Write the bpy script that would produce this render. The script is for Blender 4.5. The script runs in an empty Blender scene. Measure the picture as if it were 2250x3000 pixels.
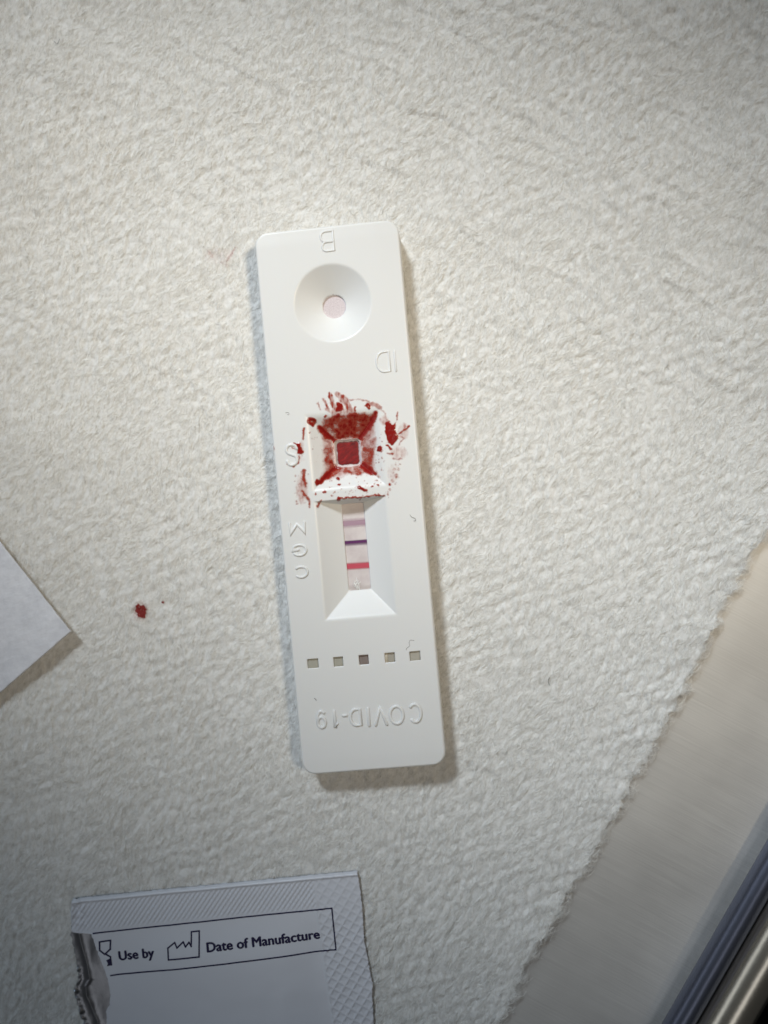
import bpy, math, random
import numpy as np
from mathutils import Vector, Matrix

random.seed(7)
RNG = np.random.default_rng(11)
MM = 0.001                       # everything below is laid out in millimetres
scene = bpy.context.scene
col = scene.collection

# ------------------------------------------------------------------ camera
CAM = np.array([4.313, 1.125, 110.677])          # phone held about 11 cm above the towel
FPX = 1500.0 / math.tan(math.radians(33.55))
_f = -CAM / np.linalg.norm(CAM)
_r = np.cross(_f, [0, 1, 0]); _r /= np.linalg.norm(_r)
_u = np.cross(_r, _f)
cd = bpy.data.cameras.new("camera")
cam = bpy.data.objects.new("camera", cd); col.objects.link(cam)
cam.matrix_world = Matrix(((_r[0], _u[0], -_f[0], CAM[0]*MM), (_r[1], _u[1], -_f[1], CAM[1]*MM),
                           (_r[2], _u[2], -_f[2], CAM[2]*MM), (0, 0, 0, 1)))
cd.sensor_fit = 'VERTICAL'; cd.sensor_height = 5.64; cd.sensor_width = 4.23
cd.lens = 2.82 / math.tan(math.radians(33.55))
cd.clip_start = 0.005; cd.clip_end = 50
cd.dof.use_dof = True; cd.dof.focus_distance = 0.1085; cd.dof.aperture_fstop = 1.15
scene.camera = cam

# ------------------------------------------------------------------ light: room ambient, a cool window, a warm lamp, added strips for rim streaks
world = bpy.data.worlds.new("World"); scene.world = world; world.use_nodes = True
world.node_tree.nodes["Background"].inputs[0].default_value = (0.95, 0.97, 1.0, 1)
world.node_tree.nodes["Background"].inputs[1].default_value = 0.025

def aim(o, loc, target):
    o.location = Vector(loc) * MM
    d = (Vector(target) - Vector(loc)).normalized()
    o.rotation_euler = d.to_track_quat('-Z', 'Y').to_euler()

def area(name, loc, target, sx, sy, power, color):
    l = bpy.data.lights.new(name, 'AREA'); l.shape = 'RECTANGLE'; l.size = sx*MM; l.size_y = sy*MM
    l.energy = power; l.color = color
    o = bpy.data.objects.new(name, l); col.objects.link(o); aim(o, loc, target); return o

def spot(name, loc, target, radius, power, color, half_mm, long_axis=(1, 0, 0), stretch=1.0):
    """soft pool of light of half-width half_mm on the towel, stretched along long_axis"""
    l = bpy.data.lights.new(name, 'SPOT'); l.shadow_soft_size = radius*MM
    d = Vector(target) - Vector(loc)
    l.energy = power; l.color = color; l.spot_size = 2*math.atan(half_mm/d.length); l.spot_blend = 1.0
    o = bpy.data.objects.new(name, l); col.objects.link(o)
    z = -d.normalized(); x = Vector(long_axis); x = (x - z*x.dot(z)).normalized(); y = z.cross(x)
    m = Matrix((x*stretch, y, z)).transposed().to_4x4(); m.translation = Vector(loc)*MM
    o.matrix_world = m; return o

def streak_light(name, loc, target, along, length, width, power, color):
    """long area light added to draw a streak on the rim, laid along the given direction"""
    o = area(name, loc, target, length, width, power, color)
    z = (Vector(loc) - Vector(target)).normalized(); x = Vector(along); x = (x - z*x.dot(z)).normalized(); y = z.cross(x)
    m = Matrix((x, y, z)).transposed().to_4x4(); m.translation = Vector(loc)*MM; o.matrix_world = m; return o

POOL = dict(half_mm=70, long_axis=(0.9, -0.43, 0), stretch=1.65)
spot("window_light", (-190, 390, 420), (5, -15, 0), 60, 2.0, (0.50, 0.75, 1.0), 165)
spot("cool_ceiling_lamp", (-200, 400, 430), (10, 12, 0), 42, 11.5, (0.92, 0.97, 1.0), **POOL)
spot("warm_ceiling_lamp", (280, 90, 540), (-8, 27, 0), 48, 8.0, (1.0, 0.85, 0.63), **POOL)
streak_light("rim_streak_light_low", (-574, 74, 350), (50, -50, 0), (0.5, 0.87, 0), 700, 150, 0.24, (0.86, 0.93, 1.0))  # added strip light, only there to put a streak on the rim tube
streak_light("rim_streak_light_high", (-48, -228, 600), (50, -50, 0), (0.5, 0.87, 0), 700, 130, 0.24, (0.95, 0.97, 1.0))  # second added strip, for the other streak on the tube

scene.view_settings.view_transform = 'Standard'
scene.view_settings.look = 'None'
scene.view_settings.gamma = 1.0
scene.view_settings.exposure = 0.0
scene.render.engine = 'CYCLES'
scene.cycles.use_denoising = True
scene.cycles.max_bounces = 8
scene.cycles.transparent_max_bounces = 16

# ------------------------------------------------------------------ helpers
def P(px, py, z=0.0):
    """world point (mm) at height z seen at photograph pixel px, py"""
    d = _f + _r * ((px - 1125.0) / FPX) + _u * ((1500.0 - py) / FPX)
    k = (z - CAM[2]) / d[2]
    return CAM + d * k

def to_px(x, y, z):
    d = np.stack([x - CAM[0], y - CAM[1], z - CAM[2]], -1)
    w = d @ _f
    return 1125 + FPX * (d @ _r) / w, 1500 - FPX * (d @ _u) / w

def _hash(ix, iy, seed):
    h = (ix.astype(np.int64) * 374761393 + iy.astype(np.int64) * 668265263 + seed * 1274126177) & 0x7fffffff
    h = ((h ^ (h >> 13)) * 1103515245 + 12345) & 0x7fffffff
    h = ((h ^ (h >> 15)) * 668265263) & 0x7fffffff
    return (h ^ (h >> 16)) & 0xffff

def noise(x, y, seed=0):
    x = np.asarray(x, float); y = np.asarray(y, float)
    ix = np.floor(x); iy = np.floor(y); fx = x - ix; fy = y - iy
    def g(dx, dy):
        a = _hash(ix + dx, iy + dy, seed) / 65536.0 * 2 * np.pi
        return np.cos(a) * (fx - dx) + np.sin(a) * (fy - dy)
    sx = fx*fx*fx*(fx*(fx*6-15)+10); sy = fy*fy*fy*(fy*(fy*6-15)+10)
    a = g(0, 0) * (1 - sx) + g(1, 0) * sx
    b = g(0, 1) * (1 - sx) + g(1, 1) * sx
    return (a * (1 - sy) + b * sy) * 1.5

def fbm(x, y, seed=0, oct=3):
    s = 0; a = 1.0
    for k in range(oct):
        s = s + a * noise(x * 2**k, y * 2**k, seed + 17 * k); a *= 0.5
    return s

def sstep(a, b, x):
    t = np.clip((x - a) / (b - a), 0, 1); return t * t * (3 - 2 * t)

def link(name, me, mat=None, parent=None, smooth=True):
    if mat: me.materials.append(mat)
    if smooth and len(me.polygons):
        me.polygons.foreach_set("use_smooth", np.ones(len(me.polygons), dtype=bool))
    o = bpy.data.objects.new(name, me); col.objects.link(o)
    if parent is not None: o.parent = parent
    return o

def mesh(name, verts, faces, mat=None, parent=None, smooth=True):
    """verts in mm"""
    me = bpy.data.meshes.new(name)
    v = np.asarray(verts, float).reshape(-1, 3) * MM
    if isinstance(faces, np.ndarray):
        n, k = faces.shape
        me.vertices.add(len(v)); me.vertices.foreach_set("co", v.ravel())
        me.loops.add(n * k); me.loops.foreach_set("vertex_index", faces.ravel().astype(np.int32))
        me.polygons.add(n); me.polygons.foreach_set("loop_start", np.arange(0, n * k, k, dtype=np.int32))
        me.update(calc_edges=True); me.validate()
    else:
        me.from_pydata(v.tolist(), [], faces); me.update()
    return link(name, me, mat, parent, smooth)

def grid_faces(nr, nc):
    i = np.arange(nr * nc).reshape(nr, nc)
    return np.stack([i[:-1, :-1], i[:-1, 1:], i[1:, 1:], i[1:, :-1]], -1).reshape(-1, 4)

def attr(o, name, vals):
    a = o.data.attributes.new(name, 'FLOAT', 'POINT'); a.data.foreach_set("value", np.asarray(vals, np.float32).ravel())

def empty(name, loc):
    o = bpy.data.objects.new(name, None); o.empty_display_size = 0.005
    col.objects.link(o); o.location = Vector(loc) * MM
    return o

def adopt(child, parent):
    child.parent = parent
    child.matrix_parent_inverse = Matrix.Translation(-Vector(parent.location))

def tag(o, label=None, cat=None, group=None, kind=None):
    if label: o["label"] = label
    if cat: o["category"] = cat
    if group: o["group"] = group
    if kind: o["kind"] = kind
    return o

def tube(name, pts, r, mat, parent=None, n=6, caps=True):
    pts = np.asarray(pts, float); m = len(pts)
    r = np.broadcast_to(np.asarray(r, float), (m,))
    V = []
    for i in range(m):
        t = pts[min(i+1, m-1)] - pts[max(i-1, 0)]; t /= np.linalg.norm(t)
        a = np.cross(t, [0, 0, 1.0]) if abs(t[2]) < 0.9 else np.cross(t, [1.0, 0, 0])
        a /= np.linalg.norm(a); b = np.cross(a, t)
        for k in range(n):
            th = 2*np.pi*k/n
            V.append(pts[i] + r[i]*(a*np.cos(th) + b*np.sin(th)))
    F = [(i*n+k, i*n+(k+1) % n, (i+1)*n+(k+1) % n, (i+1)*n+k) for i in range(m-1) for k in range(n)]
    if caps: F += [tuple(range(n)), tuple(range((m-1)*n, m*n))[::-1]]
    return mesh(name, V, F, mat, parent)

def spline(pts, n=8):
    """Catmull-Rom through 2D/3D points"""
    p = np.asarray(pts, float); p = np.vstack([2*p[0]-p[1], p, 2*p[-1]-p[-2]]); out = []
    for i in range(1, len(p)-2):
        for k in range(n):
            t = k / n
            out.append(0.5*((2*p[i]) + (-p[i-1]+p[i+1])*t + (2*p[i-1]-5*p[i]+4*p[i+1]-p[i+2])*t*t + (-p[i-1]+3*p[i]-3*p[i+1]+p[i+2])*t**3))
    out.append(p[-2]); return np.array(out)

# ------------------------------------------------------------------ materials
class M:
    def __init__(s, name, base=(0.8, 0.8, 0.8), rough=0.5, metal=0.0, spec=0.5):
        s.m = bpy.data.materials.new(name); s.m.use_nodes = True
        s.nt = s.m.node_tree; s.b = s.nt.nodes["Principled BSDF"]
        s.b.inputs["Base Color"].default_value = (*base, 1)
        s.b.inputs["Roughness"].default_value = rough
        s.b.inputs["Metallic"].default_value = metal
        s.b.inputs["Specular IOR Level"].default_value = spec
    def n(s, t, **kw):
        nd = s.nt.nodes.new(t)
        for k, v in kw.items():
            if k in nd.inputs: nd.inputs[k].default_value = v
            else: setattr(nd, k, v)
        return nd
    def l(s, a, b): s.nt.links.new(a, b)
    def coords(s, scale=(1, 1, 1), rot=(0, 0, 0)):
        tc = s.n("ShaderNodeTexCoord"); mp = s.n("ShaderNodeMapping")
        rt = s.n("ShaderNodeMapping"); rt.inputs["Rotation"].default_value = rot      # turn first, then stretch
        mp.inputs["Scale"].default_value = scale
        s.l(tc.outputs["Object"], rt.inputs["Vector"]); s.l(rt.outputs[0], mp.inputs["Vector"]); return mp.outputs[0]
    def noise(s, scale, detail=3, rough=0.5, vec=None):
        nz = s.n("ShaderNodeTexNoise", Scale=scale, Detail=detail, Roughness=rough)
        s.l(vec if vec is not None else s.coords(), nz.inputs["Vector"]); return nz.outputs["Fac"]
    def ramp(s, fac, stops):
        r = s.n("ShaderNodeValToRGB"); e = r.color_ramp.elements
        while len(e) < len(stops): e.new(0.5)
        for el, (p, c) in zip(e, stops): el.position = p; el.color = (*c, 1) if len(c) == 3 else c
        s.l(fac, r.inputs[0]); return r.outputs[0]
    def bump(s, height, dist, strength=1.0, prev=None):
        b = s.n("ShaderNodeBump", Strength=strength, Distance=dist*MM)
        s.l(height, b.inputs["Height"])
        if prev is not None: s.l(prev, b.inputs["Normal"])
        s.l(b.outputs[0], s.b.inputs["Normal"]); return b.outputs[0]
    def color(s, out): s.l(out, s.b.inputs["Base Color"])

def sss(m, w, r=0.5):
    m.b.inputs["Subsurface Weight"].default_value = w
    m.b.inputs["Subsurface Radius"].default_value = (1.0, 0.8, 0.6)
    m.b.inputs["Subsurface Scale"].default_value = r*MM

# airlaid towel
mt_towel = M("towel_nonwoven", rough=0.95, spec=0.15)
mt_towel.color(mt_towel.ramp(mt_towel.noise(1500, 4, 0.7), [(0.32, (0.60, 0.595, 0.565)), (0.5, (0.76, 0.755, 0.735)), (0.7, (0.84, 0.84, 0.83))]))
_b = mt_towel.bump(mt_towel.noise(1.0, 4, 0.7, mt_towel.coords((900, 2600, 900), (0, 0, math.radians(-62)))), 0.10, 0.6)
mt_towel.bump(mt_towel.noise(3800, 3, 0.7), 0.10, 0.6, _b)
TOWEL = mt_towel.m
mt_f = M("towel_fibre", rough=0.7, spec=0.3)
_a = mt_f.n("ShaderNodeAttribute", attribute_name="tone")
mt_f.color(mt_f.ramp(_a.outputs["Fac"], [(0.0, (0.70, 0.685, 0.645)), (0.5, (0.88, 0.875, 0.85)), (1.0, (0.94, 0.94, 0.93))])); FIBRE = mt_f.m

mt_wipe = M("smooth_wipe", rough=0.9, spec=0.15)
mt_wipe.color(mt_wipe.ramp(mt_wipe.noise(700, 5, 0.7), [(0.3, (0.68, 0.69, 0.74)), (0.7, (0.83, 0.84, 0.89))]))
mt_wipe.bump(mt_wipe.noise(1.0, 4, 0.65, mt_wipe.coords((500, 1500, 500), (0, 0, math.radians(-20)))), 0.14, 0.6)
WIPE = mt_wipe.m

# stainless steel, brushed across the edge
RIMDIR = math.atan2(1, 0.56)
def steel(name, lo, hi, r0, r1, bumpd):
    m = M(name, metal=0.75, rough=0.4)
    v = m.coords((120, 6000, 120), (0, 0, math.radians(-28)))
    nz = m.noise(1.0, 4, 0.6, m.coords((90, 4200, 90), (0, 0, math.radians(27))))
    big = m.noise(60, 3, 0.6)
    mx = m.n("ShaderNodeMath", operation='MULTIPLY_ADD'); mx.inputs[1].default_value = 0.55
    m.l(nz, mx.inputs[0]); m.l(big, mx.inputs[2])
    m.color(m.ramp(mx.outputs[0], [(0.55, lo), (0.98, hi)]))
    rr = m.n("ShaderNodeMapRange"); rr.inputs[3].default_value = r0; rr.inputs[4].default_value = r1
    m.l(nz, rr.inputs[0]); m.l(rr.outputs[0], m.b.inputs["Roughness"])
    m.bump(nz, bumpd, 0.6)
    return m.m
STEEL = steel("brushed_steel", (0.64, 0.63, 0.61), (0.78, 0.77, 0.745), 0.5, 0.7, 0.03)
mt_rail = M("polished_steel", (0.90, 0.83, 0.70), 0.27, 1.0)
mt_rail.bump(mt_rail.noise(500, 3, 0.6), 0.06, 0.4); RAIL = mt_rail.m
mt_bead = M("dark_bead", (0.17, 0.185, 0.245), 0.34, 0.9)
mt_bead.bump(mt_bead.noise(500, 3, 0.6), 0.06, 0.4); BEAD = mt_bead.m
DROP_DARK = M("drop_dark", (0.004, 0.004, 0.005), 0.9, spec=0.05).m  # darkness beyond the tray edge put into the colour

# cassette plastic
mt_abs = M("white_abs_plastic", (0.77, 0.775, 0.77), 0.34, spec=0.4); sss(mt_abs, 0.12, 0.5)
mt_abs.bump(mt_abs.noise(9000, 2, 0.5), 0.012, 0.35); ABS = mt_abs.m
mt_pad = M("sample_pad", rough=0.9, spec=0.2)
mt_pad.color(mt_pad.ramp(mt_pad.noise(5200, 4, 0.7), [(0.3, (0.55, 0.48, 0.50)), (0.7, (0.72, 0.66, 0.68))]))
mt_pad.bump(mt_pad.noise(7000, 3), 0.05, 0.6); PAD = mt_pad.m
mt_mem = M("membrane", rough=0.8, spec=0.2)
mt_mem.color(mt_mem.ramp(mt_mem.noise(500, 3, 0.6), [(0.35, (0.60, 0.53, 0.53)), (0.65, (0.69, 0.635, 0.625))])); MEM = mt_mem.m
mt_bp = M("blood_soaked_pad", rough=0.45, spec=0.35)
mt_bp.color(mt_bp.ramp(mt_bp.noise(1.0, 4, 0.7, mt_bp.coords((2600, 900, 900), (0, 0, 0.9))), [(0.28, (0.10, 0.003, 0.004)), (0.62, (0.25, 0.007, 0.008)), (0.85, (0.42, 0.04, 0.035))]))
_al = mt_bp.n("ShaderNodeAttribute", attribute_name="film"); mt_bp.l(_al.outputs["Fac"], mt_bp.b.inputs["Alpha"])
mt_bp.bump(mt_bp.noise(1.0, 3, 0.7, mt_bp.coords((3600, 1100, 900), (0, 0, 0.9))), 0.06, 0.7); BPAD = mt_bp.m

def film_material(name, thin, thick, rough):
    m = M(name, rough=rough, spec=0.5)
    at = m.n("ShaderNodeAttribute", attribute_name="film")
    m.color(m.ramp(at.outputs["Fac"], [(0.0, thin), (0.35, tuple(0.5*(a+b) for a, b in zip(thin, thick))), (0.8, thick)]))
    al = m.n("ShaderNodeMapRange"); al.inputs[1].default_value = 0.02; al.inputs[2].default_value = 0.60
    m.l(at.outputs["Fac"], al.inputs[0])
    m.l(al.outputs[0], m.b.inputs["Alpha"])
    return m.m
BLOOD = film_material("blood_film", (0.62, 0.17, 0.10), (0.25, 0.012, 0.009), 0.14)
TBLOOD = film_material("blood_soaked_in_towel", (0.50, 0.10, 0.07), (0.20, 0.012, 0.010), 0.8)

def line_material(name, c, a0, soft0, soft1):
    """coloured band printed in the membrane; V runs across the band"""
    m = M(name, c, 0.8, spec=0.2)
    at = m.n("ShaderNodeAttribute", attribute_name="across")
    r = m.ramp(at.outputs["Fac"], [(0.0, (0, 0, 0)), (soft0, (a0, a0, a0)), (1-soft1, (a0, a0, a0)), (1.0, (0, 0, 0))])
    m.l(r, m.b.inputs["Alpha"]); return m.m

# pouch
mt_paper = M("pouch_laminate", (0.68, 0.695, 0.75), 0.36, spec=0.5)
mt_paper.bump(mt_paper.noise(900, 4, 0.6), 0.03, 0.4); PAPER = mt_paper.m
mt_foil = M("aluminium_foil_inside", (0.28, 0.285, 0.305), 0.34, 0.9)
mt_foil.bump(mt_foil.noise(600, 4, 0.7), 0.08, 0.6); FOIL = mt_foil.m
INK = M("navy_ink", (0.018, 0.014, 0.055), 0.55, spec=0.3).m
HAIR = M("dark_lint", (0.10, 0.09, 0.085), 0.7).m

# ------------------------------------------------------------------ setting: near-black sheet for the dark drop past the rim, and steel tray
drop_sheet = mesh("dark_drop_sheet", [(-600, -600, -9), (600, -600, -9), (600, 600, -9), (-600, 600, -9)], [(0, 1, 2, 3)], DROP_DARK, smooth=False)  # added sheet, standing in for the dark drop past the rim
tag(drop_sheet, kind="structure")

ZR = 2.6
B0 = P(1947.5, 3000, ZR); B1 = P(2234.6, 2500, ZR)
RD = (B1 - B0); RD[2] = 0; RD /= np.linalg.norm(RD)             # along the rim (up the picture)
RN = np.array([RD[1], -RD[0], 0.0])                              # outward
def rim_pt(a, s, z): return np.array([B0[0] + RD[0]*a + RN[0]*s, B0[1] + RD[1]*a + RN[1]*s, z])
S0 = float((P(1835, 2725, -1.0) - B0) @ RN)
tray = tag(empty("metal_tray", (0, 0, -1)), "brushed stainless steel tray with a coved side and rolled double rim", "tray")
def sweep(name, prof, mat, a0=-120, a1=240, na=2):
    A = np.linspace(a0, a1, na); V = []; n = len(prof)
    for a in A:
        for s, z in prof: V.append(rim_pt(a, s, z))
    F = [(i*n+k, i*n+k+1, (i+1)*n+k+1, (i+1)*n+k) for i in range(na-1) for k in range(n-1)]
    o = mesh(name, V, [f[::-1] for f in F], mat); adopt(o, tray); return o
prof = [(-230, -1.0), (-60, -1.0), (S0-6, -1.0)] + [(S0 + (5.6 - S0)*k/16, -1.0 + 0.9*(k/16)**2) for k in range(17)]
prof += [(6.0, 0.3), (6.3, 0.9), (6.45, 2.0), (6.5, ZR-2.4)]
sweep("tray_plate", prof, STEEL)
def ring(cx, cz, r, a0=0, a1=360, n=40):
    return [(cx + r*math.cos(math.radians(a0+(a1-a0)*k/n)), cz + r*math.sin(math.radians(a0+(a1-a0)*k/n))) for k in range(n+1)]
sweep("inner_bead", ring(1.75, ZR-0.2, 1.75)[::-1], BEAD)
sweep("rim_tube", ring(6.7, ZR+0.2, 3.15)[::-1], RAIL)
sweep("outer_wall", [(7.0, ZR-2.4), (7.0, 0), (7.0, -8.9)], STEEL)

# ------------------------------------------------------------------ towel
EDGE_PX = [(2246,1558),(2210,1607),(2178,1662),(2151,1729),(2110,1784),(2088,1842),(2056,1906),(2029,1960),(2006,2005),
 (1979,2068),(1952,2118),(1925,2159),(1902,2218),(1853,2290),(1838,2327),(1804,2389),(1768,2442),(1742,2510),(1706,2563),
 (1657,2616),(1633,2683),(1595,2741),(1537,2828),(1513,2900),(1479,2973)]
EP = np.array([P(x, y, 0)[:2] for x, y in EDGE_PX])
sl = (EP[0, 0] - EP[-1, 0]) / (EP[0, 1] - EP[-1, 1])
EP = np.vstack([[EP[0, 0] + sl*140, EP[0, 1] + 140], EP, [EP[-1, 0] - sl*60, EP[-1, 1] - 60]])[::-1]
def edge_x(y):
    x = np.interp(y, EP[:, 1], EP[:, 0])
    ph = y/2.95 + 0.55*noise(y*0.16, y*0, 5) + 0.25*noise(y*0.5, y*0+2, 11)
    amp = 0.45 + 0.45*noise(y*0.23, y*0+8, 12)
    x = x + amp*(np.abs(np.sin(np.pi*ph))**0.9 - 0.6)
    return x + 0.30*noise(y*0.9, y*0+3.1, 6) + 0.16*noise(y*4.1, y*0+1.7, 8)

C25, S25 = math.cos(math.radians(27)), math.sin(math.radians(27))
def H(x, y):
    """towel surface height"""
    w = 1.3*noise(x*0.10, y*0.10, 1) + 0.5*noise(x*0.33, y*0.33, 2)
    p = x*S25 + y*C25 + w
    q = x*C25 - y*S25 + 0.6*noise(x*0.2, y*0.2, 3)
    msk = sstep(-0.35, 0.5, noise(q*0.11, p*0.16, 4)) * 0.85 + 0.15
    saw = np.ceil(p/3.1) - p/3.1
    prof_ = np.where(saw < 0.82, saw/0.82, (1-saw)/0.18)
    h = (0.10 + 0.18*sstep(15, 60, 0.5*x + 0.85*y))*msk*(prof_ - 0.5)
    h = h + 0.15*(np.abs(np.sin(np.pi*q/1.5 + 1.6*noise(p*0.30, q*0.2, 9) + 1.2*np.floor(p/3.1)))**0.8 - 0.6) * (0.35 + 0.65*sstep(-0.4, 0.5, noise(x*0.06+5, y*0.06, 10)))
    h = h + 0.08*fbm(q*0.7, p*0.95, 20, 2) + 0.05*fbm(q*1.7, p*0.75, 30, 3)
    h = h + 0.10*np.cos(2*np.pi*q/2.9 + 1.5*noise(x*0.1, y*0.1, 44))*np.cos(2*np.pi*p/3.1)*(0.5 + 0.5*sstep(-0.3, 0.4, noise(x*0.05, y*0.05, 45)))
    far = sstep(22, 60, np.hypot(x + 4.5, (y - 1.9)*0.6))
    h = h + far*(0.8*noise(x*0.03+9, y*0.035, 40) + 0.35*noise(q*0.045, p*0.10, 41))
    d = edge_x(y) - x
    h = h + 0.35*sstep(6, 0, d)*noise(y*0.35, y*0+0.5, 43)
    return h

NR, NC = 680, 560
ys = np.linspace(-100, 100, NR)
tt = np.linspace(0, 1, NC)
XR = edge_x(ys); XL = -95.0
X = XL + (XR[:, None] - XL) * tt[None, :]; Y = np.repeat(ys[:, None], NC, 1)
Z = H(X, Y)
Dd = XR[:, None] - X
Z = np.where(Dd < 0.5, Z - 0.18*(1 - Dd/0.5)**2, Z)
towel = tag(empty("absorbent_towel", (0, 0, 0)), "fluffy white embossed absorbent towel with a torn scalloped edge on the steel tray", "towel")
sheet = mesh("towel_sheet", np.stack([X, Y, Z], -1), grid_faces(NR, NC), TOWEL); adopt(sheet, towel)
# torn edge wall down to the tray, uneven so that tufts bridge little gaps
eb = np.stack([X[:, -1], Y[:, -1], Z[:, -1]], -1); lo = eb.copy()
lo[:, 0] -= 0.35 + 0.25*noise(ys*0.8, ys*0+2, 50); lo[:, 2] = eb[:, 2] - 0.55
w = mesh("torn_edge", np.concatenate([eb, lo]), grid_faces(2, NR)[:, ::-1].copy(), TOWEL); adopt(w, towel)

def fibres(name, x, y, z0, ang, length, width, lift, curl, mat, parent):
    """flat curved ribbons of 4 points"""
    n = len(x); K = 4
    s = np.linspace(-0.5, 0.5, K)[None, :]
    a = ang[:, None] + curl[:, None]*s
    dx = np.cos(a)*length[:, None]/(K-1); dy = np.sin(a)*length[:, None]/(K-1)
    px = x[:, None] + np.cumsum(dx, 1) - dx.sum(1, keepdims=True)/2
    py = y[:, None] + np.cumsum(dy, 1) - dy.sum(1, keepdims=True)/2
    pz = z0(px, py) + lift[:, None]*(1 - (2*s)**2*np.array([0.9])) + 0.01
    tl = RNG.uniform(-0.7, 0.7, n)[:, None]
    wx = -np.sin(a)*width[:, None]*np.cos(tl)/2; wy = np.cos(a)*width[:, None]*np.cos(tl)/2; wz = width[:, None]*np.sin(tl)/2 + 0*a
    A = np.stack([px+wx, py+wy, pz+wz], -1); B = np.stack([px-wx, py-wy, pz-wz], -1)
    V = np.stack([A, B], 2).reshape(-1, 3)
    base = (np.arange(n)*K*2)[:, None] + (np.arange(K-1)*2)[None, :]
    F = np.stack([base, base+1, base+3, base+2], -1).reshape(-1, 4)
    o = mesh(name, V, F, mat); attr(o, "tone", np.repeat(RNG.uniform(0, 1, n), K*2)); adopt(o, parent); tag(o, kind="stuff"); return o

NF = 430000
fx = RNG.uniform(-68, 68, NF); fy = RNG.uniform(-84, 84, NF)
k = fx < edge_x(fy) - 0.1
_q = fx*C25 - fy*S25; _p = fx*S25 + fy*C25
k &= (0.8*noise(_q*0.75, _p*0.42, 60) + 0.35*noise(fx*0.12, fy*0.12, 62) + RNG.uniform(-0.55, 0.55, NF)) > -0.22
fx, fy = fx[k], fy[k]; n = len(fx)
fa = np.radians(62) + RNG.normal(0, 0.42, n) + 0.45*noise(fx*0.12, fy*0.12, 61)
fibres("surface_fibres", fx, fy, H, fa, RNG.uniform(0.4, 1.7, n), RNG.uniform(0.018, 0.055, n),
       RNG.uniform(0.02, 0.20, n), RNG.normal(0, 1.0, n), FIBRE, towel)
# fuzz along the torn edge, gathered in tufts
NE = 9000
ey = RNG.uniform(-84, 20, NE)
tuft = np.abs(np.sin(np.pi*(ey/2.95 + 0.55*noise(ey*0.16, ey*0, 5) + 0.25*noise(ey*0.5, ey*0+2, 11))))
k = RNG.uniform(0, 1, NE) < 0.14 + 0.86*tuft**4*sstep(-0.5, 0.4, noise(ey*0.3, ey*0+7, 66))
ey = ey[k]; n = len(ey)
ex = edge_x(ey) + RNG.uniform(-0.35, 0.4, n)
fibres("edge_fuzz", ex, ey, lambda a, b: np.minimum(H(np.minimum(a, edge_x(b)), b), 0.3) - 0.45*np.clip(a - edge_x(b), 0, 1.6), RNG.uniform(-1.7, 1.1, n), RNG.uniform(0.5, 2.4, n), RNG.uniform(0.014, 0.03, n),
       RNG.uniform(0.0, 0.25, n), RNG.normal(0, 1.8, n), FIBRE, towel)

# ------------------------------------------------------------------ film painting (blood)
class Paint:
    def __init__(s, X, Y): s.X, s.Y = X, Y; s.T = np.zeros_like(X)
    def _add(s, v): s.T = np.maximum(s.T, v)
    def stroke(s, pts, w, t, soft=0.35):
        pts = np.asarray(pts, float); w = np.broadcast_to(np.asarray(w, float), (len(pts),)); best = np.full_like(s.X, -9.0)
        for i in range(len(pts)-1):
            a, b = pts[i], pts[i+1]; d = b-a; L = d@d + 1e-9
            k = np.clip(((s.X-a[0])*d[0] + (s.Y-a[1])*d[1])/L, 0, 1)
            dist = np.hypot(s.X-a[0]-k*d[0], s.Y-a[1]-k*d[1]); ww = (w[i] + (w[i+1]-w[i])*k)/2
            best = np.maximum(best, 1 - dist/ww)
        s._add(t*sstep(0, soft, best))
    def ell(s, cx, cy, rx, ry, t, soft=0.35):
        s._add(t*sstep(0, soft, 1-np.hypot((s.X-cx)/rx, (s.Y-cy)/ry)))
    def ringp(s, cx, cy, r, w, t):
        s._add(t*sstep(0, 0.5, 1-np.abs(np.hypot(s.X-cx, s.Y-cy)-r)/w))
    def poly(s, pts, t, soft=25, mul=None):
        pts = np.asarray(pts, float); ins = np.zeros(s.X.shape, bool); dmin = np.full_like(s.X, 1e9)
        for i in range(len(pts)):
            a, b = pts[i], pts[(i+1) % len(pts)]
            c = ((a[1] > s.Y) != (b[1] > s.Y)); xx = (b[0]-a[0])*(s.Y-a[1])/((b[1]-a[1]) + 1e-12) + a[0]
            ins ^= c & (s.X < xx)
            d = b-a; k = np.clip(((s.X-a[0])*d[0] + (s.Y-a[1])*d[1])/(d@d), 0, 1)
            dmin = np.minimum(dmin, np.hypot(s.X-a[0]-k*d[0], s.Y-a[1]-k*d[1]))
        v = t*np.where(ins, sstep(0, soft, dmin), 0)
        s._add(v if mul is None else v*mul)

def film(name, X, Y, Zb, T, mat, parent, thick=0.05, off=0.012, cut=0.03):
    nr, nc = X.shape
    F = grid_faces(nr, nc); Tf = T.ravel()
    F = F[(Tf[F] > cut).any(1)]
    used, inv = np.unique(F, return_inverse=True)
    V = np.stack([X, Y, Zb + off + thick*np.clip(T, 0, 1.5)], -1).reshape(-1, 3)[used]
    o = mesh(name, V, inv.reshape(-1, 4), mat); attr(o, "film", Tf[used]); adopt(o, parent); return o

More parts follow.
